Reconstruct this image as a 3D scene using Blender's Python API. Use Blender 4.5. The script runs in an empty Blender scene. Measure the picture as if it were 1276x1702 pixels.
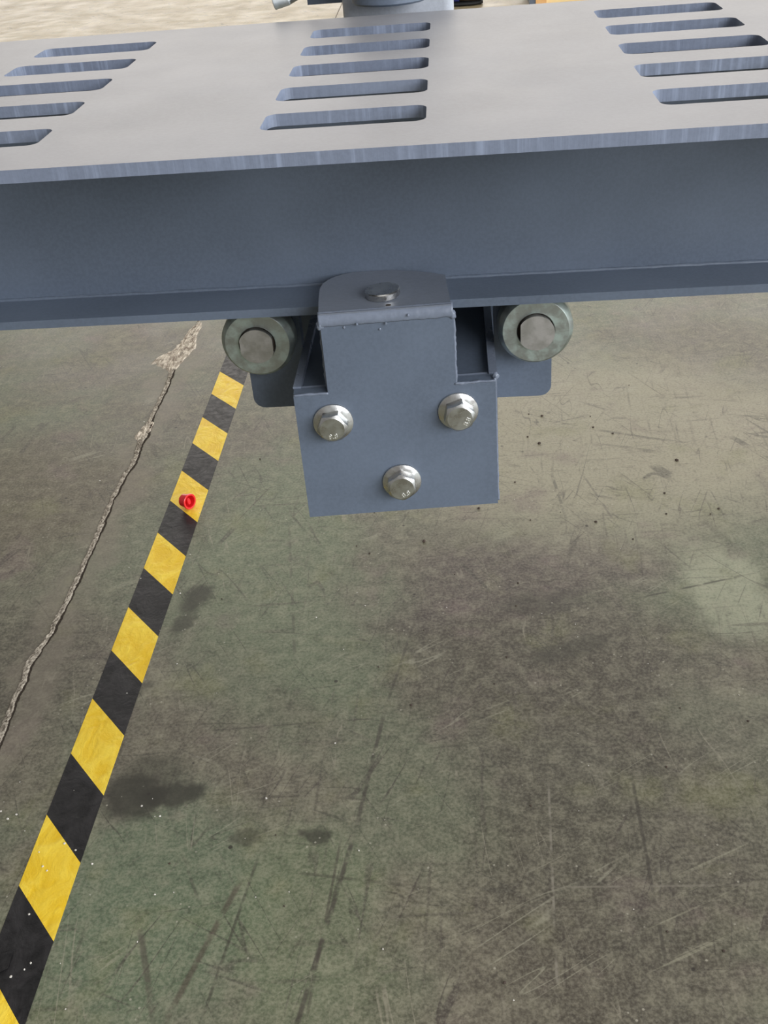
import bpy, bmesh, math, random
from mathutils import Vector, Matrix, noise

scene = bpy.context.scene
COL = scene.collection
random.seed(7)

# ------------------------------------------------------------------ camera
cam_d = bpy.data.cameras.new('camera')
cam = bpy.data.objects.new('camera', cam_d)
COL.objects.link(cam)
scene.camera = cam
F_PX = 1762.788
cam_d.sensor_fit = 'HORIZONTAL'
cam_d.sensor_width = 36.0
cam_d.lens = F_PX / 1276.0 * 36.0
cam_d.clip_start = 0.01
cam_d.clip_end = 100
r_ = Vector((0.9964264961, 0.0443840730, -0.0718630079))
u_ = Vector((0.0351502070, 0.5557370495, 0.8306147090))
f_ = Vector((-0.0768029999, 0.8301725037, -0.5521910116))
M = Matrix(((r_.x, u_.x, -f_.x), (r_.y, u_.y, -f_.y), (r_.z, u_.z, -f_.z))).to_4x4()
M.translation = Vector((0.0430183, -0.6084433, 0.7637727))
cam.matrix_world = M

# ------------------------------------------------------------------ world and large lights (bright factory hall)
world = bpy.data.worlds.new('hall_daylight')
scene.world = world
world.use_nodes = True
bg = world.node_tree.nodes['Background']
bg.inputs['Color'].default_value = (1.0, 0.97, 0.93, 1)
bg.inputs['Strength'].default_value = 0.30

def area(name, loc, target, sx, sy, power, col):
    d = bpy.data.lights.new(name, 'AREA')
    d.shape = 'RECTANGLE'; d.size = sx; d.size_y = sy; d.energy = power; d.color = col
    o = bpy.data.objects.new(name, d)
    COL.objects.link(o)
    o.location = loc
    o.rotation_euler = (Vector(target) - Vector(loc)).to_track_quat('-Z', 'Y').to_euler()
    return o
area('roof_skylight', (3.0, -0.6, 7.0), (2.2, -0.3, 0.0), 7.0, 10.0, 270, (1.0, 0.97, 0.92))
area('far_window_daylight', (2.0, 15.0, 3.6), (0.5, 0.0, 1.0), 20.0, 6.4, 980, (1.0, 0.94, 0.87))
area('side_window_daylight', (4.5, -4.4, 2.9), (0, 0, 0.5), 6.0, 3.2, 560, (0.93, 0.96, 1.0))
area('right_window_daylight', (9.0, 1.5, 2.6), (0, 0.3, 0.6), 9.0, 3.2, 620, (0.88, 0.94, 1.0))

vs = scene.view_settings
vs.view_transform = 'Standard'
vs.look = 'None'
vs.exposure = 0.0
vs.gamma = 1.0
vs.use_curve_mapping = False

# ------------------------------------------------------------------ helpers
MM = 0.001
Z0 = 500.0           # every z below is given in mm relative to the bracket's upper edge, 500 mm above the floor

def W(x, y, z):
    return Vector((x * MM, y * MM, (z + Z0) * MM))

def link(name, me, mats, parent=None, smooth=False):
    o = bpy.data.objects.new(name, me)
    COL.objects.link(o)
    if not isinstance(mats, (list, tuple)):
        mats = [mats]
    if len(me.materials) == 0:
        for m in mats:
            me.materials.append(m)
    if smooth:
        for p in me.polygons:
            p.use_smooth = True
    if parent is not None:
        o.parent = parent
        o.matrix_parent_inverse = Matrix.Identity(4)
        o.location = -Vector(PIV.get(parent.name, (0, 0, 0)))
    return o

PIV = {}
def obj(name, bm, mats, parent=None, smooth=False, bevel=0.0, seg=2, angle=0.6):
    if bevel:
        es = [e for e in bm.edges if len(e.link_faces) == 2 and e.calc_face_angle(0) > angle]
        bmesh.ops.bevel(bm, geom=es, offset=bevel * MM, segments=seg, profile=0.5, affect='EDGES', clamp_overlap=True)
    bmesh.ops.recalc_face_normals(bm, faces=bm.faces)
    me = bpy.data.meshes.new(name)
    bm.to_mesh(me)
    bm.free()
    o = link(name, me, mats, parent, smooth)
    if smooth == 'auto':
        for e in me.edges:
            pass
        me.set_sharp_from_angle(angle=0.42)
    return o

def thing(name, loc, label, cat, group=None):
    o = bpy.data.objects.new(name, None)
    COL.objects.link(o)
    o.empty_display_size = 0.05
    o.location = loc
    PIV[o.name] = tuple(loc)
    o['label'] = label
    o['category'] = cat
    o['kind'] = 'thing'
    if group:
        o['group'] = group
    return o

def tag(o, label, cat, group=None):
    o['label'] = label; o['category'] = cat
    if group: o['group'] = group

def box(bm, x0, x1, y0, y1, z0, z1, xf=None):
    vs_ = []
    for x in (x0, x1):
        for y in (y0, y1):
            for z in (z0, z1):
                v = W(x, y, z) if xf is None else xf(x, y, z)
                vs_.append(bm.verts.new(v))
    a = vs_
    for q in ((0, 1, 3, 2), (4, 6, 7, 5), (0, 4, 5, 1), (2, 3, 7, 6), (0, 2, 6, 4), (1, 5, 7, 3)):
        bm.faces.new([a[i] for i in q])

def prism(bm, pts, lo, hi, xf):
    """pts: outline 2D; xf(u, v, w) -> Vector; extruded w from lo to hi"""
    a = [bm.verts.new(xf(u, v, lo)) for u, v in pts]
    b = [bm.verts.new(xf(u, v, hi)) for u, v in pts]
    n = len(pts)
    bm.faces.new(a); bm.faces.new(b[::-1])
    for i in range(n):
        bm.faces.new((a[i], a[(i + 1) % n], b[(i + 1) % n], b[i]))

def lathe(bm, prof, n, xf, close=True):
    """prof: (r, h) list; revolve; xf(x, y, h)->Vector. r == 0 ends are capped with a single vertex"""
    rings = []
    for r, h in prof:
        if r == 0:
            rings.append([bm.verts.new(xf(0, 0, h))])
        else:
            rings.append([bm.verts.new(xf(r * math.cos(2 * math.pi * i / n), r * math.sin(2 * math.pi * i / n), h)) for i in range(n)])
    for a, b in zip(rings, rings[1:]):
        for i in range(n):
            j = (i + 1) % n
            if len(a) == 1 and len(b) == 1: continue
            if len(a) == 1: bm.faces.new((a[0], b[j], b[i]))
            elif len(b) == 1: bm.faces.new((a[i], a[j], b[0]))
            else: bm.faces.new((a[i], a[j], b[j], b[i]))

def tube(bm, pts, rad, n=8, jit=0.0, seed=0, squash=None):
    """lumpy tube through mm points (already Vectors in metres); rad in mm or function of t"""
    rings = []
    for k, p in enumerate(pts):
        d = (pts[min(k + 1, len(pts) - 1)] - pts[max(k - 1, 0)]).normalized()
        up = Vector((0, 0, 1)) if abs(d.z) < 0.9 else Vector((0, 1, 0))
        s = d.cross(up).normalized(); t = s.cross(d).normalized()
        r = rad(k / (len(pts) - 1)) if callable(rad) else rad
        ring = []
        for i in range(n):
            a = 2 * math.pi * i / n
            rr = r
            if jit:
                q = (p * 1000) * 0.23 + Vector((seed * 7.1, i * 0.45, seed))
                rr = r * (1 + jit * noise.noise(q) + 0.5 * jit * noise.noise(q * 2.7))
            ring.append(bm.verts.new(p + (s * math.cos(a) + t * math.sin(a)) * rr * MM))
        rings.append(ring)
    for a, b in zip(rings, rings[1:]):
        for i in range(n):
            j = (i + 1) % n
            bm.faces.new((a[i], a[j], b[j], b[i]))
    bm.faces.new(rings[0]); bm.faces.new(rings[-1][::-1])

def seg_pts(a, b, step=1.5):
    n = max(2, int((b - a).length / MM / step))
    return [a.lerp(b, i / n) for i in range(n + 1)]

# ------------------------------------------------------------------ material node helper
class NT:
    def __init__(self, name):
        self.m = bpy.data.materials.new(name)
        self.m.use_nodes = True
        self.t = self.m.node_tree
        self.b = self.t.nodes['Principled BSDF']
        self.pos = None
    def n(self, kind, **kw):
        nd = self.t.nodes.new(kind)
        for k, v in kw.items():
            setattr(nd, k, v)
        return nd
    def put(self, sock, v):
        if hasattr(v, 'links') or isinstance(v, bpy.types.NodeSocket):
            self.t.links.new(v, sock)
        else:
            if isinstance(v, (tuple, list)) and len(v) == 3 and sock.type == 'RGBA':
                v = (*v, 1)
            sock.default_value = v
    def coord(self, kind='Object'):
        return self.n('ShaderNodeTexCoord').outputs[kind]
    def P(self):
        if self.pos is None:
            self.pos = self.n('ShaderNodeNewGeometry').outputs['Position']
        return self.pos
    def map(self, vec, loc=(0, 0, 0), rot=(0, 0, 0), scale=(1, 1, 1)):
        m = self.n('ShaderNodeMapping')
        self.put(m.inputs['Vector'], vec)
        m.inputs['Location'].default_value = loc
        m.inputs['Rotation'].default_value = rot
        m.inputs['Scale'].default_value = scale
        return m.outputs[0]
    def noise(self, vec, scale, detail=4, rough=0.55, dist=0.0, color=False):
        m = self.n('ShaderNodeTexNoise')
        self.put(m.inputs['Vector'], vec)
        m.inputs['Scale'].default_value = scale
        m.inputs['Detail'].default_value = detail
        m.inputs['Roughness'].default_value = rough
        m.inputs['Distortion'].default_value = dist
        return m.outputs['Color' if color else 'Fac']
    def voronoi(self, vec, scale, feature='F1'):
        m = self.n('ShaderNodeTexVoronoi', feature=feature)
        self.put(m.inputs['Vector'], vec)
        m.inputs['Scale'].default_value = scale
        return m.outputs['Distance']
    def ramp(self, v, lo, hi, a=0.0, b=1.0, smooth=True):
        m = self.n('ShaderNodeMapRange')
        m.interpolation_type = 'SMOOTHSTEP' if smooth else 'LINEAR'
        m.clamp = True
        self.put(m.inputs['Value'], v)
        for k, x in zip(('From Min', 'From Max', 'To Min', 'To Max'), (lo, hi, a, b)):
            m.inputs[k].default_value = x
        return m.outputs[0]
    def math(self, op, a, b=0.0, c=None):
        m = self.n('ShaderNodeMath', operation=op)
        self.put(m.inputs[0], a); self.put(m.inputs[1], b)
        if c is not None: self.put(m.inputs[2], c)
        return m.outputs[0]
    def mix(self, fac, a, b, mode='MIX'):
        m = self.n('ShaderNodeMix', data_type='RGBA', blend_type=mode)
        self.put(m.inputs[0], fac); self.put(m.inputs[6], a); self.put(m.inputs[7], b)
        return m.outputs[2]
    def sep(self, v):
        m = self.n('ShaderNodeSeparateXYZ'); self.put(m.inputs[0], v); return m.outputs
    def bump(self, h, strength=0.3, dist=0.001, normal=None):
        m = self.n('ShaderNodeBump')
        m.inputs['Strength'].default_value = strength
        m.inputs['Distance'].default_value = dist
        self.put(m.inputs['Height'], h)
        if normal is not None: self.put(m.inputs['Normal'], normal)
        return m.outputs[0]
    def out(self, color=None, rough=None, metal=None, normal=None, spec=None, coat=None):
        b = self.b
        if color is not None: self.put(b.inputs['Base Color'], color)
        if rough is not None: self.put(b.inputs['Roughness'], rough)
        if metal is not None: self.put(b.inputs['Metallic'], metal)
        if normal is not None: self.put(b.inputs['Normal'], normal)
        if spec is not None: self.put(b.inputs['Specular IOR Level'], spec)
        if coat is not None: self.put(b.inputs['Coat Weight'], coat)
        return self.m

def S(r, g, b):
    return tuple(((c / 255) / 12.92 if c / 255 <= 0.04045 else ((c / 255 + 0.055) / 1.055) ** 2.4) for c in (r, g, b))

# ---- slate paint
def paint(name, col, rough=0.42, cut=False, beige_mix=0.0, spec=0.5, var=0.06):
    k = NT(name)
    p = k.P()
    big = k.noise(p, 9, 3, 0.5)
    fine = k.noise(p, 420, 3, 0.6)
    dark = tuple(c * 0.90 for c in col); lite = tuple(c * 1.10 for c in col)
    c = k.mix(k.ramp(big, 0.3, 0.7), dark, lite)
    c = k.mix(k.ramp(fine, 0.35, 0.65, 0, 0.20), c, tuple(min(1, x * 1.5) for x in col))
    n = k.bump(fine, 0.10, 0.0004)
    if cut:                                   # plasma-cut edge: upright striations
        v = k.map(p, scale=(1.0, 1.0, 0.04), rot=(0, 0.12, 0))
        st = k.noise(v, 260, 3, 0.65)
        patch = k.ramp(k.noise(p, 14, 3, 0.6), 0.35, 0.6)
        c = k.mix(k.math('MULTIPLY', k.ramp(st, 0.45, 0.75, 0, 0.7), patch), c, tuple(min(1, x * 1.9) for x in col))
        n = k.bump(st, 0.25, 0.0006, n)
    if beige_mix:
        d = k.ramp(k.noise(p, 5.0, 6, 0.65), 0.2, 0.8, beige_mix * .6, beige_mix)
        c = k.mix(d, c, S(150, 140, 128))
    r = k.ramp(k.noise(p, 25, 4, 0.6), 0.3, 0.7, rough - var, rough + var)
    return k.out(c, r, 0.0, n, spec)

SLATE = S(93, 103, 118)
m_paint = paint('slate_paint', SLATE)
m_top = paint('slate_paint_sheen', S(116, 119, 128), rough=0.43, beige_mix=0.22, spec=0.9, var=0.012)  # top plate: warm reflected sheen mixed into the slate colour
m_cut = paint('slate_paint_cut_edge', S(112, 120, 137), rough=0.38, cut=True)
m_weldp = paint('painted_weld', S(114, 122, 137), rough=0.30)

# ---- zinc
def zinc(name, col, rough, tint=(0.62, 0.72, 0.66)):
    k = NT(name)
    p = k.P()
    a = k.noise(p, 130, 5, 0.65)
    c = k.mix(k.ramp(a, 0.35, 0.68), col, tint)
    sc = k.noise(k.map(p, scale=(1, 1, 6)), 300, 3, 0.6)
    c = k.mix(k.ramp(sc, 0.55, 0.75, 0, 0.35), c, tuple(x * 0.6 for x in col))
    return k.out(c, k.ramp(a, 0.3, 0.7, rough, rough + 0.14), 1.0, k.bump(sc, 0.05, 0.0003))
m_zinc = zinc('zinc_plated_steel', (0.52, 0.51, 0.50), 0.24, (0.62, 0.63, 0.62))
m_knob = zinc('matt_zinc', (0.70, 0.74, 0.76), 0.5, (0.8, 0.84, 0.86))
m_roller = zinc('dull_roller_steel', (0.40, 0.42, 0.40), 0.42, (0.50, 0.58, 0.54))
m_pin = zinc('pin_end_steel', (0.44, 0.43, 0.41), 0.45, (0.52, 0.50, 0.48))
m_mark = zinc('raised_grade_mark', (0.85, 0.85, 0.82), 0.25, (0.9, 0.9, 0.88))

# ---- floor
def seg_mask(k, vec, A, B, w, wob=0.0):
    d = Vector((B[0] - A[0], B[1] - A[1], 0)); L = d.length; ang = math.atan2(d.y, d.x)
    mp = k.n('ShaderNodeMapping', vector_type='TEXTURE')
    k.put(mp.inputs['Vector'], vec)
    mp.inputs['Location'].default_value = (A[0], A[1], 0)
    mp.inputs['Rotation'].default_value = (0, 0, ang)
    s = k.sep(mp.outputs[0])
    side = k.ramp(k.math('ABSOLUTE', s[1]), w * 0.3, w, 1, 0)
    e0 = k.ramp(s[0], -0.004, 0.02, 0, 1)
    e1 = k.ramp(s[0], L - 0.03, L + 0.004, 1, 0)
    return k.math('MULTIPLY', side, k.math('MULTIPLY', e0, e1))

def blob(k, vec, c, rx, ry, rot=0.0, soft=0.5):
    mp = k.n('ShaderNodeMapping', vector_type='TEXTURE')
    k.put(mp.inputs['Vector'], vec)
    mp.inputs['Location'].default_value = (c[0], c[1], 0)
    mp.inputs['Rotation'].default_value = (0, 0, rot)
    mp.inputs['Scale'].default_value = (rx, ry, 1)
    l = k.n('ShaderNodeVectorMath', operation='LENGTH'); k.put(l.inputs[0], mp.outputs[0])
    return k.ramp(l.outputs['Value'], 1 - soft, 1 + soft, 1, 0)

def floor_material():
    k = NT('worn_painted_concrete')
    p = k.P()
    warp = k.noise(p, 9, 3, 0.6, color=True)
    wv = k.n('ShaderNodeVectorMath', operation='MULTIPLY_ADD')
    k.put(wv.inputs[0], warp); wv.inputs[1].default_value = (0.13, 0.13, 0); k.put(wv.inputs[2], p)
    off = k.n('ShaderNodeVectorMath', operation='SUBTRACT')
    k.put(off.inputs[0], wv.outputs[0]); off.inputs[1].default_value = (0.065, 0.065, 0)
    q = off.outputs[0]
    green, brown, pale, dark = S(106, 111, 90), S(105, 98, 85), S(148, 143, 121), S(80, 74, 64)
    n1 = k.noise(p, 3.2, 4, 0.62, 0.4)
    n2 = k.noise(p, 7.5, 5, 0.68)
    n3 = k.noise(p, 60, 4, 0.72)
    c = k.mix(k.ramp(n1, 0.40, 0.62), green, brown)
    c = k.mix(k.ramp(n2, 0.52, 0.74, 0, 0.65), c, pale)
    c = k.mix(k.ramp(n2, 0.46, 0.26, 0, 0.6), c, dark)
    # beige sheen of the distant floor, painted into the base colour
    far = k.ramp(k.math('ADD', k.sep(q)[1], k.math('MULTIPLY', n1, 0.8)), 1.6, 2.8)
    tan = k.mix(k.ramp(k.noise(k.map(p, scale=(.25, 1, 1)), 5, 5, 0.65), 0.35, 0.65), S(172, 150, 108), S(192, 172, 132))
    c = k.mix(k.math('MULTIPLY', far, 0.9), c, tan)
    # regions with their own tone: bare greenish coat left of the bracket, brown traffic film on the right
    for ctr, rx, ry, rot, col, f in (
        ((-0.20, 0.46), 0.10, 0.22, 0.0, S(110, 121, 95), 0.7),
        ((-0.24, -0.05), 0.10, 0.13, 0.2, S(104, 119, 94), 0.75),
        ((-0.11, -0.06), 0.07, 0.10, 0.1, S(110, 122, 92), 0.55),
        ((-0.10, 0.25), 0.06, 0.07, 0.0, S(108, 120, 94), 0.5),
        ((0.05, 0.34), 0.11, 0.07, 0.3, S(82, 72, 67), 0.85),
        ((0.13, 0.41), 0.13, 0.07, 0.2, S(92, 81, 76), 0.8),
        ((0.12, 0.24), 0.16, 0.10, 0.1, S(80, 73, 62), 0.8),
        ((0.15, 0.05), 0.11, 0.30, 0.0, S(83, 76, 66), 0.8),
        ((0.27, 0.02), 0.06, 0.14, 0.0, S(98, 91, 80), 0.6),
        ((0.33, 0.36), 0.05, 0.10, 0.3, S(156, 158, 134), 0.9),
        ((0.24, 0.72), 0.30, 0.24, 0.0, S(168, 160, 138), 0.75),  # paler patch further back on the right
        ((-0.55, 0.62), 0.16, 0.16, 0.0, S(98, 88, 72), 0.75),
        ((-0.47, 0.25), 0.09, 0.10, 0.0, S(80, 75, 64), 0.75),
    ):
        c = k.mix(k.math('MULTIPLY', blob(k, q, ctr, rx, ry, rot, 0.38), min(1, f * 1.08)), c, col)
    hue = k.noise(k.map(p, loc=(4.2, 1.1, 0)), 10, 3, 0.6)
    c = k.mix(k.ramp(hue, 0.54, 0.72, 0, 0.45), c, S(124, 124, 84))
    c = k.mix(k.ramp(hue, 0.44, 0.28, 0, 0.5), c, S(118, 100, 98))
    # fine mottling
    c = k.mix(k.ramp(n3, 0.40, 0.72, 0, 0.55), c, k.mix(0.55, c, S(176, 170, 146)))
    c = k.mix(k.ramp(n3, 0.46, 0.28, 0, 0.7), c, k.mix(0.5, c, S(58, 53, 47)))
    # directional scuffs
    sp = k.ramp(k.noise(p, 6.5, 4, 0.6), 0.42, 0.60)
    for ang, sx, sy, sc, lo, hi, colr, f in (
        (0.05, 0.06, 1.0, 130, 0.58, 0.74, S(74, 68, 60), 0.55),
        (1.52, 0.05, 1.0, 150, 0.58, 0.74, S(78, 71, 64), 0.5),
        (1.20, 0.03, 1.0, 190, 0.64, 0.74, S(70, 60, 56), 0.6),
        (2.05, 0.03, 1.0, 170, 0.64, 0.74, S(68, 62, 56), 0.6),
        (0.45, 0.03, 1.0, 190, 0.66, 0.76, S(160, 156, 134), 0.5),
        (2.60, 0.03, 1.0, 200, 0.66, 0.76, S(66, 62, 54), 0.5),
    ):
        v = k.map(k.map(p, rot=(0, 0, -ang)), scale=(sx, sy, 1), loc=(ang * 3, ang * 5, 0))
        c = k.mix(k.math('MULTIPLY', k.ramp(k.noise(v, sc, 2, 0.5), lo, hi, 0, f), sp), c, colr)
    # hairline scratches: thin level lines of stretched noise
    for i, (ang, st, sc, wd, colr, f, m0) in enumerate((
        (0.10, 0.16, 20, 0.006, S(66, 60, 54), 0.50, 0.48), (1.45, 0.14, 20, 0.006, S(68, 61, 56), 0.5, 0.48),
        (1.15, 0.07, 34, 0.008, S(66, 56, 54), 0.6, 0.51), (2.10, 0.07, 32, 0.008, S(62, 58, 51), 0.6, 0.51),
        (2.75, 0.08, 30, 0.007, S(64, 60, 54), 0.5, 0.51), (0.60, 0.08, 34, 0.007, S(168, 164, 144), 0.45, 0.53),
        (1.75, 0.07, 36, 0.007, S(164, 156, 138), 0.45, 0.53), (0.30, 0.4, 40, 0.008, S(70, 64, 58), 0.35, 0.51))):
        v = k.map(k.map(p, rot=(0, 0, -ang)), scale=(st, 1, 1), loc=(i * 3.7, i * 5.3, 0))
        ln = k.ramp(k.math('ABSOLUTE', k.math('SUBTRACT', k.noise(v, sc, 1.0, 0.5, 0.1), 0.5)), wd * .25, wd, 1, 0)
        mk = k.ramp(k.noise(k.map(p, loc=(i * 2.1, -i * 1.3, 0)), 11, 2, 0.6), m0, m0 + 0.12, 0, f)
        c = k.mix(k.math('MULTIPLY', ln, mk), c, colr)
    n4 = k.noise(p, 300, 2, 0.7)
    c = k.mix(k.ramp(n4, 0.40, 0.70, 0, 0.40), c, k.mix(0.5, c, S(190, 184, 164)))
    c = k.mix(k.ramp(n4, 0.50, 0.30, 0, 0.45), c, k.mix(0.6, c, S(50, 46, 40)))
    brk = k.ramp(k.noise(p, 45, 3, 0.6), 0.38, 0.55)
    for A, B, w, col, f in (
        ((0.111, 0.084), (0.094, -0.25), 0.0016, S(150, 143, 130), 0.65),
        ((0.188, 0.083), (0.186, -0.118), 0.0022, S(60, 54, 48), 0.6),
        ((-0.012, 0.351), (-0.046, 0.176), 0.0022, S(66, 60, 54), 0.5),
        ((-0.046, 0.176), (-0.066, 0.024), 0.0030, S(66, 58, 54), 0.7),
        ((-0.066, 0.024), (-0.104, -0.19), 0.0032, S(68, 60, 56), 0.75),
        ((-0.078, 0.02), (-0.092, -0.16), 0.0018, S(72, 64, 58), 0.6),
        ((0.095, -0.038), (0.281, -0.037), 0.0016, S(140, 133, 120), 0.5),
        ((-0.160, -0.02), (-0.205, -0.17), 0.0040, S(78, 62, 56), 0.6),
        ((-0.150, 0.0), (-0.175, -0.17), 0.0020, S(62, 56, 50), 0.6),
        ((-0.246, -0.06), (-0.205, -0.17), 0.0040, S(88, 82, 72), 0.7),
        ((-0.22, 0.00), (-0.19, -0.06), 0.0020, S(70, 66, 58), 0.6),
        ((-0.25, 0.15), (-0.05, 0.165), 0.0016, S(66, 60, 54), 0.5),
        ((-0.12, -0.02), (0.05, -0.045), 0.0024, S(70, 66, 56), 0.5),
        ((0.23, 0.345), (0.37, 0.385), 0.0022, S(60, 56, 50), 0.7),
        ((0.11, -0.07), (0.105, -0.16), 0.0016, S(56, 48, 44), 0.6),
        ((0.16, 0.62), (0.17, 0.50), 0.0030, S(96, 92, 82), 0.7),
        ((0.20, 0.62), (0.235, 0.47), 0.0022, S(104, 98, 88), 0.6),
        ((-0.186, 0.52), (-0.147, 0.25), 0.0025, S(78, 72, 64), 0.45),
        ((-0.236, 0.119), (-0.211, 0.110), 0.0016, S(176, 170, 156), 0.8),
    ):
        m = k.math('MULTIPLY', seg_mask(k, p, A, B, w), k.math('MULTIPLY', brk, f))
        c = k.mix(m, c, col)
    # oil stains
    w2 = k.noise(p, 30, 3, 0.65, color=True)
    wv2 = k.n('ShaderNodeVectorMath', operation='MULTIPLY_ADD')
    k.put(wv2.inputs[0], w2); wv2.inputs[1].default_value = (0.034, 0.034, 0); k.put(wv2.inputs[2], p)
    of2 = k.n('ShaderNodeVectorMath', operation='SUBTRACT')
    k.put(of2.inputs[0], wv2.outputs[0]); of2.inputs[1].default_value = (0.017, 0.017, 0)
    q2 = of2.outputs[0]
    for ctr, rx, ry, rot, f in (
        ((-0.279, 0.370), 0.017, 0.028, -0.2, 0.8), ((-0.286, 0.322), 0.013, 0.020, -0.5, 0.7),
        ((-0.282, 0.066), 0.030, 0.030, 0.0, 0.85), ((-0.244, 0.068), 0.032, 0.017, 0.0, 0.85), ((-0.268, 0.10), 0.03, 0.02, 0.1, 0.45),
        ((-0.102, 0.021), 0.0125, 0.0085, 0.0, 0.75), ((-0.165, 0.019), 0.016, 0.009, 0.2, 0.55),
        ((-0.32, 0.21), 0.03, 0.012, 0.4, 0.4), ((0.13, 0.345), 0.05, 0.02, 0.2, 0.4), ((0.15, 0.262), 0.045, 0.016, 0.3, 0.45)):
        c = k.mix(k.math('MULTIPLY', blob(k, q2, ctr, rx, ry, rot, 0.35), f), c, S(54, 52, 44))
    # dusty band along the joint
    s = k.sep(q)
    band = k.ramp(k.math('ABSOLUTE', k.math('ADD', s[0], 0.432)), 0.004, 0.034, 1, 0)
    c = k.mix(k.math('MULTIPLY', band, 0.45), c, S(140, 130, 116))
    # black and rusty chips
    v1 = k.voronoi(p, 34)
    chip = k.math('MULTIPLY', k.ramp(v1, 0.05, 0.09, 1, 0), k.ramp(k.noise(p, 13, 2, 0.5), 0.52, 0.60))
    c = k.mix(k.math('MULTIPLY', chip, 0.85), c, S(48, 42, 38))
    v2 = k.voronoi(k.map(p, loc=(3.3, 1.7, 0)), 110)
    chip2 = k.math('MULTIPLY', k.ramp(v2, 0.08, 0.14, 1, 0), k.ramp(k.noise(p, 23, 2, 0.5), 0.55, 0.62))
    c = k.mix(k.math('MULTIPLY', chip2, 0.6), c, S(190, 184, 168))
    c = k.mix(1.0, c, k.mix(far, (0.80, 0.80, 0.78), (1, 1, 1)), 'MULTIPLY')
    n = k.bump(n3, 0.12, 0.0012)
    rough = k.ramp(n2, 0.3, 0.7, 0.36, 0.50)
    return k.out(c, rough, 0.0, n, 0.55)
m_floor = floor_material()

# ------------------------------------------------------------------ floor
bm = bmesh.new()
vsf = [bm.verts.new(v) for v in ((-9, -5, 0), (9, -5, 0), (9, 16, 0), (-9, 16, 0))]
bm.faces.new(vsf)
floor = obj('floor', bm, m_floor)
floor['kind'] = 'structure'
floor['label'] = 'worn green and brown painted concrete floor'
PIV['floor'] = (0, 0, 0)

# broken expansion joint
k = NT('crumbled_joint_concrete')
p = k.P()
a = k.noise(p, 160, 6, 0.7)
c = k.mix(k.ramp(a, 0.30, 0.68), S(92, 83, 72), S(186, 176, 160))
c = k.mix(k.ramp(k.noise(p, 60, 3, 0.6), 0.55, 0.75, 0, 0.6), c, S(90, 80, 70))
m_joint = k.out(c, 0.85, 0, k.bump(a, 0.8, 0.003), 0.2)
k = NT('joint_dirt_bore_shade')
m_gap = k.out(k.mix(k.noise(k.P(), 200, 3, 0.6), S(40, 34, 30), S(70, 62, 54)), 0.9, 0, None, 0.1)

CR = [(-440, -700), (-441, 0), (-440, 146), (-441, 160), (-444, 204), (-443, 232), (-446, 254), (-442, 281), (-438, 313), (-438, 345), (-437, 374),
      (-437, 430), (-437, 488), (-438, 519), (-441, 592), (-439, 649), (-434, 690), (-437, 743), (-437, 770), (-439, 807),
      (-439, 886), (-438, 939), (-441, 979), (-439, 1053), (-436, 1128), (-435, 1194), (-438, 1500), (-445, 3000), (-458, 4700), (-462, 6000)]
def crx(y):
    for (xa, ya), (xb, yb) in zip(CR, CR[1:]):
        if ya <= y <= yb:
            return xa + (xb - xa) * (y - ya) / (yb - ya)
    return CR[-1][0]
def ribbon(y0, y1, step, nx, left, right, height, seed):
    bm = bmesh.new()
    ny = int((y1 - y0) / step)
    prev = None
    for j in range(ny + 1):
        y = y0 + (y1 - y0) * j / ny
        cx = crx(y); l = left(y); r = right(y)
        row = []
        for i in range(nx + 1):
            t = i / nx
            edge = min(t, 1 - t) * 2
            x = cx - l + (l + r) * t
            h = height * (0.35 + 0.9 * abs(noise.noise(Vector((x * 0.21, y * 0.17, seed)))) + 0.6 * noise.noise(Vector((x * 0.5, y * 0.45, seed + 4))))
            z = -0.4 if i in (0, nx) else max(0.15, h * min(1, edge * 2.2))
            row.append(bm.verts.new((x * MM, y * MM, z * MM)))
        if prev:
            for i in range(nx):
                bm.faces.new((prev[i], prev[i + 1], row[i + 1], row[i]))
        prev = row
    return bm
def N1(y, s, f):
    return noise.noise(Vector((s, y * f, 0.3)))
def gl(y): return 4.6 + 2.0 * N1(y, 1.1, 0.05) + 1.3 * N1(y, 4.1, 0.16) + 7 * math.exp(-((y - 775) / 22) ** 2) + 3 * math.exp(-((y - 262) / 26) ** 2)
def gr(y): return 3.4 + 1.6 * N1(y, 8.1, 0.06) + 1.0 * N1(y, 3.1, 0.2) + 3 * math.exp(-((y - 775) / 24) ** 2)
obj('joint_filler', ribbon(-300, 1000, 2.0, 8, gl, gr, 2.0, 2.0), m_joint, floor)
obj('joint_filler', ribbon(1000, 6000, 8.0, 4, lambda y: 3.5, lambda y: 3.0, 1.6, 5.0), m_joint, floor)
def dl(y): return -1.2 - 0.6 * gr(y)
def dr(y): return gr(y) + max(0.4, 2.0 + 2.2 * N1(y, 15, 0.03))
bmg = bmesh.new(); prev = None
for j in range(651):
    y = -300 + 2 * j
    cx = crx(y)
    row = [bmg.verts.new(((cx + gr(y) * 0.4) * MM, y * MM, 0.0003)), bmg.verts.new(((cx + dr(y)) * MM, y * MM, 0.0003))]
    if prev: bmg.faces.new((prev[0], prev[1], row[1], row[0]))
    prev = row
obj('joint_gap', bmg, m_gap, floor)
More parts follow.
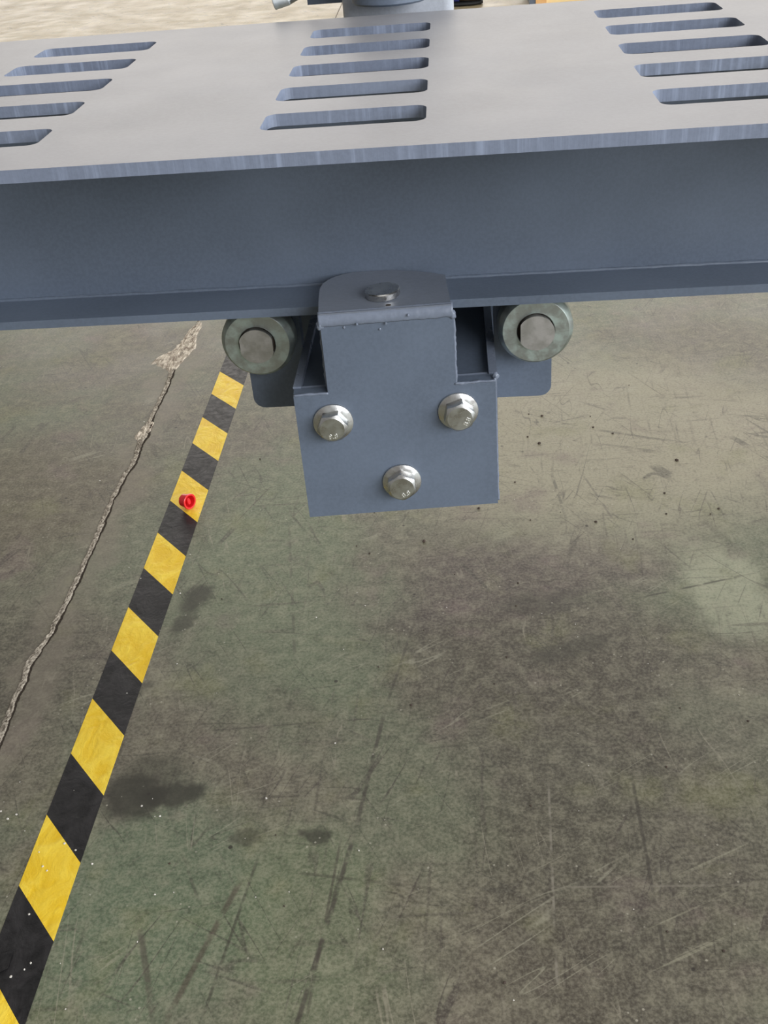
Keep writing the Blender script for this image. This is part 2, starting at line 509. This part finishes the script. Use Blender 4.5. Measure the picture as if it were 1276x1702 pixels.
# spalled patch where the joint widens
def patch(name, poly, height, seed):
    bm = bmesh.new()
    cx = sum(q[0] for q in poly) / len(poly); cy = sum(q[1] for q in poly) / len(poly)
    dense = []
    for (xa, ya), (xb, yb) in zip(poly, poly[1:] + poly[:1]):
        for i in range(6):
            t = i / 6
            x = xa + (xb - xa) * t; y = ya + (yb - ya) * t
            e = 1 + 0.10 * noise.noise(Vector((x * .15, y * .15, seed)))
            dense.append((cx + (x - cx) * e, cy + (y - cy) * e))
    rings = []
    R = 9
    for r in range(R):
        f = 1 - r / R
        ring = []
        for x, y in dense:
            px = cx + (x - cx) * f; py = cy + (y - cy) * f
            z = -0.4 if r == 0 else max(0.2, height * (0.5 + 1.0 * noise.noise(Vector((px * .16, py * .10, seed))) + 0.6 * noise.noise(Vector((px * .4, py * .3, seed)))))
            ring.append(bm.verts.new((px * MM, py * MM, z * MM)))
        rings.append(ring)
    n = len(dense)
    for a, b in zip(rings, rings[1:]):
        for i in range(n):
            bm.faces.new((a[i], a[(i + 1) % n], b[(i + 1) % n], b[i]))
    bm.faces.new(rings[-1])
    obj(name, bm, m_spall, floor)
k = NT('spalled_concrete'); p = k.P()
a = k.noise(k.map(p, scale=(1, .6, 1)), 120, 6, 0.75)
m_spall = k.out(k.mix(k.ramp(a, 0.32, 0.62), S(128, 114, 100), S(214, 202, 184)), 0.9, 0, k.bump(a, 0.9, 0.003), 0.2)
patch('spall_patch', [(-489, 1023), (-479, 1048), (-459, 1072), (-450, 1110), (-446, 1165), (-432, 1200), (-424, 1185), (-426, 1140), (-418, 1078), (-427, 1040), (-438, 985), (-446, 985), (-461, 1004)], 2.2, 3.0)
patch('spall_patch', [(-452, 768), (-447, 795), (-440, 822), (-431, 812), (-430, 785), (-436, 760), (-444, 752)], 2.4, 6.0)

# loose grit
k = NT('white_grit'); m_grit = k.out(k.mix(k.noise(k.P(), 40, 2), S(150, 142, 130), S(238, 234, 226)), 0.8, 0)
bm = bmesh.new()
def speck(x, y, r):
    m = Matrix.Translation((x * MM, y * MM, r * 0.45 * MM)) @ Matrix.Rotation(random.uniform(0, 6), 4, 'Z') @ Matrix.Diagonal((r * MM * random.uniform(.7, 1.5), r * MM, r * .6 * MM, 1))
    bmesh.ops.create_icosphere(bm, subdivisions=1, radius=1, matrix=m)
for x, y in ((-343, -10), (-338, -14), (-350, 6), (-330, 12), (-322, 8), (-334, -118), (-328, -112), (-322, -108), (-340, -60), (-300, -10), (-238, -40), (-270, 58), (-252, 44), (-395, 40), (-386, 46), (-404, 52), (-372, 30), (-470, 645), (-448, 812), (-300, 380), (-180, 700), (-130, 330), (-96, 130), (-150, 60), (-118, -40), (20, 340), (110, 560), (64, -140)):
    speck(x + random.uniform(-3, 3), y + random.uniform(-3, 3), random.uniform(0.7, 1.3))
for _ in range(50):
    speck(random.uniform(-420, 330), random.uniform(-150, 700), random.uniform(0.4, 0.8))
grit = obj('grit', bm, m_grit, floor)
grit['kind'] = 'stuff'
k = NT('dark_grit'); m_dgrit = k.out(k.mix(k.noise(k.P(), 40, 2), S(40, 34, 30), S(86, 70, 58)), 0.85, 0)
bm = bmesh.new()
for x, y in ((160, 780), (150, 700), (230, 740), (255, 720), (135, 720), (330, 640), (360, 520), (60, 540), (-60, 560), (-10, 470), (60, -125), (205, 500), (245, 460), (300, 560), (110, 600)):
    speck(x, y, random.uniform(1.4, 2.8))
for _ in range(40):
    speck(random.uniform(-250, 420), random.uniform(-150, 900), random.uniform(0.6, 1.5))
grit2 = obj('dark_grit', bm, m_dgrit, floor)
grit2['kind'] = 'stuff'

# ------------------------------------------------------------------ hazard tape
def tape_mat(name, col, alt, rough, crink):
    k = NT(name); p = k.P()
    a = k.noise(k.map(p, scale=(1, .7, 1)), 40, 5, 0.6, 0.8)
    b = k.noise(p, 110, 4, 0.6, 0.5)
    c = k.mix(k.ramp(a, 0.35, 0.68), col, alt)
    smear = k.noise(k.map(p, rot=(0, 0, .4), scale=(1, .2, 1)), 70, 3, 0.6)
    c = k.mix(k.ramp(smear, 0.55, 0.75, 0, 0.35), c, tuple(x * 0.72 for x in col))
    h = k.math('ADD', a, k.math('MULTIPLY', b, 0.35))
    return k.out(c, k.ramp(b, 0.3, 0.7, rough, rough + 0.2), 0, k.bump(h, crink, 0.004), 0.5)
m_yel = tape_mat('yellow_vinyl', S(226, 184, 30), S(240, 208, 70), 0.32, 0.35)
m_blk = tape_mat('black_vinyl', S(22, 21, 22), S(42, 40, 41), 0.34, 0.25)
tape = thing('hazard_tape', (-0.334, 0.5, 0.0), 'yellow and black striped hazard tape stuck along the concrete floor', 'tape')
XL, XR = -358.5, -310.0
DL, DR = 0.0, -55.0
edges_y = [-187.0, -109.5, -32.0, 46.5, 124.0, 202.0, 279.0, 356.0, 433.0, 510.0, 586.0, 664.0, 742.0, 822.0, 900.0, 980.0]
y = 980.0
while y < 3200:
    y += 78.0
    edges_y.append(y)
edges_y = [-342.0, -264.5] + edges_y
def tape_x(y):
    return 1.2 * math.sin((y - 200) / 330.0)
for i, (ya, yb) in enumerate(zip(edges_y, edges_y[1:])):
    yellow = (i % 2 == 0)
    bm = bmesh.new()
    NX, NY = 10, 14
    grid = []
    for a in range(NX + 1):
        col = []
        for b in range(NY + 1):
            u, v = a / NX, b / NY
            yy = ya + (yb - ya) * v + DR * u
            xx = XL + (XR - XL) * u + tape_x(yy)
            e = min(u, 1 - u) * NX
            h = 0.25 + (0.5 * max(0, noise.noise(Vector((xx * .05, yy * .045, 3)))) if e > 0.5 else 0)
            col.append(bm.verts.new((xx * MM, yy * MM, h * MM)))
        grid.append(col)
    for a in range(NX):
        for b in range(NY):
            bm.faces.new((grid[a][b], grid[a + 1][b], grid[a + 1][b + 1], grid[a][b + 1]))
    bd = [e for e in bm.edges if len(e.link_faces) == 1]
    ex = bmesh.ops.extrude_edge_only(bm, edges=bd)
    for v in ex['geom']:
        if isinstance(v, bmesh.types.BMVert):
            v.co.z = 0.00002
    obj('yellow_stripe' if yellow else 'black_stripe', bm, m_yel if yellow else m_blk, tape, smooth='auto')
# torn, folded flap on the nearest black stripe
bm = bmesh.new()
prism(bm, [(-358, -101), (-342, -96), (-341, -112), (-352, -119), (-358, -118)], 0.9, 1.5, lambda u, v, w: Vector((u * MM, v * MM, w * MM)))
obj('torn_flap', bm, m_blk, tape, bevel=0.2)

# ------------------------------------------------------------------ red plastic cap
k = NT('red_plastic'); m_red = k.out(S(226, 36, 40), 0.28, 0, None, 0.5, 0.2)
CAPC = Vector((-0.329, 0.567, 0.0112))
capax = Vector((0.80, -0.52, 0.12)).normalized()
side = capax.cross(Vector((0, 0, 1))).normalized(); upv = side.cross(capax)
def cxf(x, y, h):
    return CAPC + (side * x + upv * y + capax * h) * MM
cap = thing('plastic_cap', (CAPC.x, CAPC.y, 0.0), 'small red plastic cap lying on its side on the tape', 'cap')
bm = bmesh.new()
lathe(bm, [(0, -6.5), (7.5, -6.5), (8.6, -5.6), (9.2, 0), (9.6, 4.5), (10.6, 4.7), (10.7, 6.8), (9.9, 7.2), (8.2, 7.0), (7.6, 2.0), (7.2, -4.5), (0, -4.6)], 32, cxf)
obj('cap_shell', bm, m_red, cap, smooth='auto')
bm = bmesh.new()
lathe(bm, [(0, 5.6), (2.2, 5.6), (2.8, 4.8), (3.0, -4.5), (0, -4.5)], 20, lambda x, y, h: cxf(x, y * 1.8, h))
obj('inner_plug', bm, m_red, cap, smooth='auto')
for sx in (-1, 1):
    bm = bmesh.new()
    lathe(bm, [(0, -7.8), (1.4, -7.8), (1.7, -6.4), (0, -6.3)], 10, lambda x, y, h: cxf(x + 3.4 * sx, y + 4.6, h))
    obj('lug', bm, m_red, cap, smooth='auto')

# ------------------------------------------------------------------ main beam
ZT, TH = 127.48, 6.6
YF, YB = -85.8, 305.4
YW = 66.9
YFL = 29.25
X0, X1 = -1150.0, 1150.0
beam = thing('support_beam', (0, 0.11, 0), 'slate blue steel beam with a slotted top plate', 'beam')
# slotted plate
SL, SG, SP, SY0, SX0, SWD, SRAD = 88.0, 208.13, 65.19, 239.2, -58.4, 35.0, 6.5
bm = bmesh.new()
def loop(pts, z):
    vs_ = [bm.verts.new(W(x, y, z)) for x, y in pts]
    return vs_, [bm.edges.new((vs_[i], vs_[(i + 1) % len(vs_)])) for i in range(len(vs_))]
def rrect(x0, x1, y0, y1, r, n=6):
    pts = []
    for cx, cy, a0 in ((x1 - r, y1 - r, 0), (x0 + r, y1 - r, 90), (x0 + r, y0 + r, 180), (x1 - r, y0 + r, 270)):
        for i in range(n + 1):
            a = math.radians(a0 + 90 * i / n)
            pts.append((cx + r * math.cos(a), cy + r * math.sin(a)))
    return pts
loops = [loop([(X0, YF), (X1, YF), (X1, YB), (X0, YB)], ZT)]
for g in range(-5, 6):
    for i in range(5):
        xa = SX0 + g * SG
        if xa < X0 + 30 or xa + SL > X1 - 30: continue
        yc = SY0 - i * SP
        loops.append(loop(rrect(xa, xa + SL, yc - SWD / 2, yc + SWD / 2, SRAD), ZT))
alle = [e for l in loops for e in l[1]]
bmesh.ops.triangle_fill(bm, use_beauty=True, use_dissolve=False, edges=alle)
topf = list(bm.faces)
for f in topf:
    if f.normal.z < 0: f.normal_flip()
low = {}
for v in list(bm.verts):
    low[v] = bm.verts.new(v.co - Vector((0, 0, TH * MM)))
for f in topf:
    nf = bm.faces.new([low[v] for v in reversed(f.verts)])
for l in loops:
    vs_ = l[0]
    for i in range(len(vs_)):
        a, b = vs_[i], vs_[(i + 1) % len(vs_)]
        nf = bm.faces.new((a, b, low[b], low[a]))
        nf.material_index = 1
bmesh.ops.recalc_face_normals(bm, faces=bm.faces)
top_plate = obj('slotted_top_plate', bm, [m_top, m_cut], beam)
bm = bmesh.new(); box(bm, X0, X1, YW, YW + 8, 0, ZT - TH); obj('web', bm, m_paint, beam)
bm = bmesh.new(); box(bm, X0, X1, 150, 158, 0, ZT - TH); obj('web', bm, m_paint, beam)
bm = bmesh.new(); box(bm, X0, X1, YFL, 196, -5.6, 0); obj('bottom_flange', bm, m_paint, beam, bevel=0.7)
# fillet weld between web and flange
bm = bmesh.new()
tube(bm, seg_pts(W(X0, YW, 0.0), W(X1, YW, 0.0), 6), 1.5, 8, 0.5, 3)
obj('fillet_weld', bm, m_paint, beam, smooth=True)
for sx in (-1, 1):
    bm = bmesh.new(); box(bm, sx * 1080 - 40, sx * 1080 + 40, 72, 150, -492, -5.6); obj('leg', bm, m_paint, beam, bevel=4)
    bm = bmesh.new(); box(bm, sx * 1080 - 75, sx * 1080 + 75, 40, 182, -500, -490); obj('foot_plate', bm, m_paint, beam, bevel=1)

# ------------------------------------------------------------------ trolley bracket under the beam
BY = 0.0664; BR = 0.0032
cB, sB = math.cos(BY), math.sin(BY)
def LB(x, y, z):
    c, s = math.cos(BR), math.sin(BR)
    x2 = c * x - s * z; z2 = s * x + c * z
    return W(cB * x2 - sB * y, sB * x2 + cB * y, z2)
tr = thing('roller_trolley', tuple(W(0, 60, -142)), 'slate steel trolley bracket with two rollers hanging under the beam', 'trolley')

bm = bmesh.new()
tp = [(-43, 0.5), (-43.5, 25), (-43.3, 42), (-41.5, 51), (-38.2, 57), (-33.5, 62), (-28, 65.2), (-22, 67), (-16, 67.2), (-6, 66.6), (4, 65.6), (20, 60), (30, 55), (38.6, 49.2), (38.4, 46), (38.6, 0.5)]
prism(bm, tp, 0.05, 8.0, LB)
obj('top_plate', bm, paint('bracket_top_paint', S(102, 111, 126), 0.40, beige_mix=0.15), tr, bevel=0.8)

bm = bmesh.new()
fp = [(-65, -46), (-65, -140), (65, -140), (65, -46), (39.5, -46), (39.5, 0), (-42.6, 0), (-42.6, -46)]
prism(bm, fp, 0, 10, lambda u, v, w: LB(u, w, v))
obj('front_plate', bm, m_paint, tr, bevel=0.7)

# box behind the front plate (square with the beam)
bm = bmesh.new(); box(bm, 61.0, 66.3, 14.5, 140, -139, -45); obj('side_plate', bm, m_weldp, tr, bevel=0.8)
bm = bmesh.new(); box(bm, -66.0, -61.0, 6, 140, -139, -45); obj('side_plate', bm, m_weldp, tr, bevel=0.8)
bm = bmesh.new(); box(bm, -61, 61, 14.5, 140, -58, -49); obj('inner_plate', bm, m_paint, tr)
bm = bmesh.new(); box(bm, -61, 61, 15, 140, -139, -131); obj('bottom_plate', bm, m_paint, tr)
# neck behind the narrow part of the front plate
bm = bmesh.new(); box(bm, -38, -30, 12, 28, -54, -0.5); obj('neck_rib', bm, m_paint, tr)
bm = bmesh.new(); box(bm, 27, 35, 15, 28, -54, -0.5); obj('neck_rib', bm, m_paint, tr)
# ledges
for xa, xb in ((-61, -43.5), (40.5, 61)):
    bm = bmesh.new()
    prism(bm, [(9.9, -47), (13, -46.2), (18, -49), (20, -54.5), (9.9, -60)], xa, xb, lambda u, v, w: LB(w, u, v))
    obj('ledge_weld', bm, m_weldp, tr, bevel=0.6)

# weld bead along the top front edge
bm = bmesh.new()
prev = None
n = 90
for i in range(n + 1):
    t = i / n
    x = -43.6 + (39.6 + 43.6) * t
    w1 = 0.9 * noise.noise(Vector((x * 0.22, 1, 0))) + 0.5 * noise.noise(Vector((x * .7, 4, 0)))
    w2 = 0.8 * noise.noise(Vector((x * 0.16, 9, 0))) + 0.4 * noise.noise(Vector((x * .8, 14, 0)))
    end = 1.0 + 0.22 * (math.exp(-((x + 43) / 4) ** 2) + math.exp(-((x - 39) / 3) ** 2))
    prof = [(4.2 + w1, 7.9), (2.6 + w1 * .6, 8.5), (0.4, 7.0 + .4 * w1), (-1.0 - w2 * .4, 3.6), (-1.2 - .3 * w2, 0.8 + w2), (0.3, -0.8 + w2), (6, 2)]
    row = [bm.verts.new(LB(x, a, b)) for a, b in prof]
    if prev:
        for j in range(len(row)):
            jj = (j + 1) % len(row)
            bm.faces.new((prev[j], prev[jj], row[jj], row[j]))
    else:
        bm.faces.new(row)
    prev = row
bm.faces.new(prev[::-1])
obj('weld_bead', bm, m_weldp, tr, smooth=True)
def drop(x, y, z, r, seed):
    bm = bmesh.new()
    bmesh.ops.create_icosphere(bm, subdivisions=3, radius=1)
    for v in bm.verts:
        d = v.co.normalized()
        rr = r * (1 + 0.35 * noise.noise(d * 1.6 + Vector((seed, 0, 0))))
        v.co = LB(x + d.x * rr, y + d.y * rr * .8, z + d.z * rr * 1.25)
    return bm
obj('weld_drop', drop(-42.8, 0.8, 0.6, 2.4, 1), m_weldp, tr, smooth=True)
obj('weld_drop', drop(39.2, 0.8, 0.9, 2.3, 3), m_weldp, tr, smooth=True)
for q in ((-20, -1.8, 0.5), (-2, -1.6, -0.5), (-6, -.2, -4.5), (12, -2.2, 4), (-28, -.2, -1.5)):
    obj('spatter', drop(q[0], q[1], q[2], 0.75, q[0]), m_weldp, tr, smooth=True)
# thin beads down the neck edges and along the steps
def bead(a, b, r, jit, seed):
    bm = bmesh.new()
    tube(bm, seg_pts(LB(*a), LB(*b), 1.2), r, 8, jit, seed)
    obj('weld_bead', bm, m_weldp, tr, smooth=True)
bead((39.8, 1.2, 0), (39.8, 1.2, -46.5), 1.0, 0.7, 1)
bead((39.0, 0.4, -46.2), (65, 0.4, -46.2), 0.8, 0.9, 2)
bead((64.6, 1.5, -45), (65.4, 1.5, -138), 0.9, 0.5, 5)
bead((-65, 0.5, -46.2), (-42.5, 0.5, -46.2), 0.8, 0.6, 8)
bead((-42.9, 6, -2), (-42.9, 6, -46), 1.2, 0.7, 9)
obj('weld_drop', drop(65.4, 4.5, -45.2, 2.2, 8), m_weldp, tr, smooth=True)

# pivot pin head on the top plate
bm = bmesh.new()
PC = (-2.7, 22.5)
lathe(bm, [(0, 12.6), (10.4, 12.6), (11.1, 12.0), (11.1, 8.6), (10.2, 7.6), (0, 7.6)], 48, lambda x, y, h: LB(PC[0] + x, PC[1] + y, h + 0.05 * x))
obj('pivot_pin', bm, m_zinc, tr, smooth='auto')
bm = bmesh.new()
lathe(bm, [(0, 8.35), (1.6, 8.3), (1.8, 7.9), (0, 7.8)], 12, lambda x, y, h: LB(PC[0] + 3 + x, PC[1] - 16 + y * .6, h))
obj('paint_chip', bm, m_gap, tr)

# carrier plate behind the rollers
for xa, xb in ((-106, -66.2), (66.5, 106)):
    bm = bmesh.new()
    pts = [q for q in rrect(-106, 106, -90.5, -7.0, 8.0) if (q[0] < 0) == (xa < 0)]
    if xa < 0: pts = pts + [(xb, -90.5), (xb, -7.0)]
    else: pts = pts[:7] + [(xa, -7.0), (xa, -90.5)] + pts[7:]
    prism(bm, pts, 66, 76, lambda u, v, w: W(u, w, v))
    obj('carrier_plate', bm, m_paint, tr, bevel=0.6)
bm = bmesh.new(); prism(bm, rrect(-104, 104, -114, -7.0, 8.0), 140, 150, lambda u, v, w: W(u, w, v)); obj('light_block_plate', bm, m_paint, tr, bevel=0.6)  # unseen plate, added to stop light coming through behind the rollers

# rollers
def roller(x, z, flats, ry):
    yf = 44.0
    def xf(a, b, h): return W(x + a, yf + h, z + b)
    bm = bmesh.new()
    lathe(bm, [(12.2, 3.0), (12.2, 0.5), (12.7, 0.0), (21.8, 0.0), (22.3, 0.4), (24.7, 4.4), (25.0, 5.2), (25.0, 17.0), (23.5, 19.0), (12.2, 19.0)], 72, xf)
    r = obj('roller', bm, m_roller, tr, smooth='auto')
    PIV[r.name] = (0, 0, 0)
    bm = bmesh.new()
    pts = []
    for i in range(64):
        a = 2 * math.pi * i / 64
        px, pz = 11.4 * math.cos(a), 11.4 * math.sin(a)
        if px < -flats[0]: px = -flats[0]
        if px > flats[1]: px = flats[1]
        pts.append((px, pz))
    prism(bm, pts, -4.0, 22.0, lambda u, v, w: W(x + u, yf + w, z + v))
    bmesh.ops.remove_doubles(bm, verts=bm.verts, dist=1e-6)
    es = [e for e in bm.edges if len(e.link_faces) == 2 and any(len(f.verts) > 10 for f in e.link_faces)]
    bmesh.ops.bevel(bm, geom=es, offset=0.7 * MM, segments=2, profile=0.5, affect='EDGES')
    pobj = obj('roller_pin', bm, m_pin, r, smooth='auto')
    pobj.location = (0, 0, 0)
    bm = bmesh.new()
    lathe(bm, [(10.0, 1.8), (12.6, 1.8), (12.6, 19), (10.0, 19)], 48, xf)
    ring = obj('bore_gap_shade', bm, m_gap, r, smooth='auto')  # dark ring in the bore gap, shade put into its colour
    ring.location = (0, 0, 0)
    # shaft shoulder to the plate
    bm = bmesh.new()
    lathe(bm, [(0, 18), (15, 18), (15, 22.2), (0, 22.2)], 32, xf)
    so = obj('shaft_shoulder', bm, m_pin, r, smooth='auto'); so.location = (0, 0, 0)
roller(-93.0, -31.0, (10.4, 10.4), 0)
roller(93.4, -31.0, (9.6, 11.4), 0)

# flange bolts
def text_mesh(body, size, extr):
    cu = bpy.data.curves.new('grade_text', 'FONT')
    cu.body = body; cu.size = size; cu.extrude = extr; cu.align_x = 'CENTER'; cu.align_y = 'CENTER'
    cu.resolution_u = 2; cu.offset = 0.018
    o = bpy.data.objects.new('grade_text', cu)
    COL.objects.link(o)
    bpy.context.view_layer.update()
    dg = bpy.context.evaluated_depsgraph_get()
    me = bpy.data.meshes.new_from_object(o.evaluated_get(dg))
    bpy.data.objects.remove(o)
    return me
TXT = text_mesh('8.8', 1.0, 0.06)
def bolt(cx, cz, hexrot, textang, textrot, tilt=(0, 0)):
    H, AP, RF = 11.0, 9.0, 13.1
    def xf(a, b, h): return LB(cx + a + tilt[0] * h, -h, cz + b + tilt[1] * h)
    bm = bmesh.new()
    n = 72
    def hexr(i):
        a = (2 * math.pi * i / n - hexrot) % (math.pi / 3)
        return min(AP / math.cos(a - math.pi / 6), AP * 1.128)
    R0 = AP * 0.89
    rings = []
    def ring(fn):
        rings.append([bm.verts.new(xf(fn(i)[0] * math.cos(2 * math.pi * i / n), fn(i)[0] * math.sin(2 * math.pi * i / n), fn(i)[1])) for i in range(n)])
    ring(lambda i: (R0 * .5, H))
    ring(lambda i: (R0, H))
    ring(lambda i: (hexr(i), H - (hexr(i) - R0) * 0.85))
    ring(lambda i: (hexr(i), 2.9))
    ring(lambda i: (max(hexr(i) + .1, 10.2), 2.7))
    ring(lambda i: (12.3, 1.9))
    ring(lambda i: (RF - .1, 1.5))
    ring(lambda i: (RF + .1, 0.9))
    ring(lambda i: (RF, 0.02))
    for a, b in zip(rings, rings[1:]):
        for i in range(n):
            j = (i + 1) % n
            bm.faces.new((a[i], a[j], b[j], b[i]))
    bm.faces.new(rings[0]); bm.faces.new(rings[-1][::-1])
    b = obj('flange_bolt', bm, m_zinc, tr, smooth='auto')
    me = TXT.copy()
    ca, sa = math.cos(textrot), math.sin(textrot)
    tx, tz = 5.2 * math.cos(textang), 5.2 * math.sin(textang)
    for v in me.vertices:
        u, w, h = v.co.x * 4.9, v.co.y * 4.9, v.co.z * 4.9
        v.co = xf(tx + u * ca - w * sa, tz + u * sa + w * ca, H + 0.05 + h)
    me.materials.clear()
    t = link('grade_mark', me, m_mark, b)
    t.location = (0, 0, 0)
R_ = math.radians
bolt(-41.2, -66.9, R_(6), R_(-88), R_(4), (-0.06, 0.0))
bolt(40.2, -65.6, R_(18), R_(-28), R_(62), (0.03, -0.04))
bolt(0.4, -116.1, R_(33), R_(-62), R_(26), (-0.04, 0.04))

# ------------------------------------------------------------------ column with jack screw behind the beam
col = thing('steel_column', tuple(W(2, 415, 40)), 'slate square steel column behind the beam with round jack barrel', 'column')
bm = bmesh.new()
prism(bm, rrect(-46.5, 48, 372, 462, 9.0, 5), 60, 168, W)
obj('post', bm, paint('column_paint_lit', S(168, 172, 180), 0.3), col, smooth='auto')  # same slate paint, lightened so its front looks lit
bm = bmesh.new()
lathe(bm, [(0, 131.5), (29.5, 131.5), (31, 133), (31, 182), (29, 184), (0, 184)], 56, lambda x, y, h: W(-4 + x, 345 + y, h))
obj('jack_barrel', bm, m_paint, col, smooth='auto')
bm = bmesh.new(); box(bm, -46.5, 48, 158, 462, 48, 60); obj('mounting_arm', bm, m_paint, col, bevel=1)
bm = bmesh.new(); box(bm, -79, -46, 404, 450, 124.8, 150); obj('side_tab', bm, m_paint, col, bevel=0.8)
hA = W(-88, 342, 137.0); hB = W(-4, 345, 174)
bm = bmesh.new(); tube(bm, [hA, hA.lerp(hB, .5), hB], 3.2, 14)
hd = obj('handle_rod', bm, m_zinc, col, smooth='auto')
PIV[hd.name] = (0, 0, 0)
d = (hB - hA).normalized()
ax1 = d.cross(Vector((0, 1, 0))).normalized(); ax2 = d.cross(ax1)
hc = W(-99.5, 341.5, 137.0); d2 = Vector((0.95, 0.05, 0.22)).normalized()
ax1 = d2.cross(Vector((0, 1, 0))).normalized(); ax2 = d2.cross(ax1)
bm = bmesh.new()
lathe(bm, [(0, 0), (5.2, 0), (5.8, 0.6), (5.8, 12.5), (5.0, 13.6), (0, 13.6)], 24, lambda x, y, h: hc + (ax1 * x + ax2 * y + d2 * h) * MM)
hk = obj('handle_knob', bm, m_knob, hd, smooth='auto'); hk.location = (0, 0, 0)

# ------------------------------------------------------------------ far things on the floor behind
k = NT('brown_leather'); m_leather = k.out(k.mix(k.noise(k.P(), 30, 3), S(58, 46, 36), S(92, 76, 60)), 0.6)
k = NT('blue_fabric'); m_bluef = k.out(k.mix(k.noise(k.P(), 60, 3), S(30, 32, 84), S(58, 60, 140)), 0.8)
k = NT('black_rubber'); m_rub = k.out(S(16, 15, 15), 0.7)
shoe = thing('shoe', (0.11, 4.62, 0), 'dark brown and blue shoe on the floor behind the column', 'shoe')
def shoe_bm(secs):
    bm = bmesh.new(); prev = None; n = 20
    for x, wd, zl, zh in secs:
        ring = []
        for i in range(n):
            a = 2 * math.pi * i / n
            yy = wd * math.copysign(abs(math.cos(a)) ** 0.8, math.cos(a))
            zz = (zl + zh) / 2 + (zh - zl) / 2 * math.copysign(abs(math.sin(a)) ** 0.7, math.sin(a))
            ring.append(bm.verts.new((x * MM, 4.62 + yy * MM, zz * MM)))
        if prev:
            for i in range(n):
                bm.faces.new((prev[i], prev[(i + 1) % n], ring[(i + 1) % n], ring[i]))
        else: bm.faces.new(ring)
        prev = ring
    bm.faces.new(prev[::-1])
    return bm
obj('sole', shoe_bm([(-62, 24, 0, 16), (-52, 36, 0, 20), (20, 36, 0, 18), (100, 46, 0, 18), (160, 44, 0, 18), (192, 26, 1, 17), (200, 8, 3, 15)]), m_rub, shoe, smooth=True)
obj('toe_cap', shoe_bm([(95, 38, 16, 74), (130, 40, 16, 66), (165, 36, 16, 56), (188, 22, 16, 42), (195, 8, 16, 28)]), m_leather, shoe, smooth=True)
obj('upper', shoe_bm([(-60, 20, 16, 78), (-48, 32, 16, 96), (10, 34, 16, 104), (60, 36, 16, 92), (98, 37, 16, 74)]), m_bluef, shoe, smooth=True)

k = NT('pale_pine'); p = k.P()
m_pine = k.out(k.mix(k.noise(k.map(p, scale=(.15, 1, 1)), 40, 4, .6), S(226, 190, 128), S(246, 224, 172)), 0.6)
k = NT('orange_pine'); m_pine2 = k.out(k.mix(k.noise(k.map(k.P(), scale=(1, 1, .15)), 40, 4, .6), S(214, 160, 100), S(232, 186, 126)), 0.6)
crate = thing('wooden_crate', (0.55, 4.75, 0), 'pale pine crate standing on the floor far behind the beam', 'crate')
for i in range(4):
    bm = bmesh.new(); box(bm, 470, 690, 4500, 4518, -500 + 2 + i * 62, -500 + 58 + i * 62); obj('side_plank', bm, m_pine, crate, bevel=2)
    bm = bmesh.new(); box(bm, 470, 690, 4882, 4900, -500 + 2 + i * 62, -500 + 58 + i * 62); obj('side_plank', bm, m_pine, crate, bevel=2)
for xa in (424, 690):
    for ya in (4480, 4878):
        bm = bmesh.new(); box(bm, xa, xa + 46, ya, ya + 46, -500, -250); obj('corner_post', bm, m_pine2, crate, bevel=2)
for i in range(6):
    bm = bmesh.new(); box(bm, 424, 736, 4484 + i * 74, 4550 + i * 74, -250, -234); obj('lid_plank', bm, m_pine, crate, bevel=2)
bm = bmesh.new(); box(bm, 398, 424, 4484, 4924, -500, -240); obj('side_panel', bm, m_paint, crate, bevel=2)
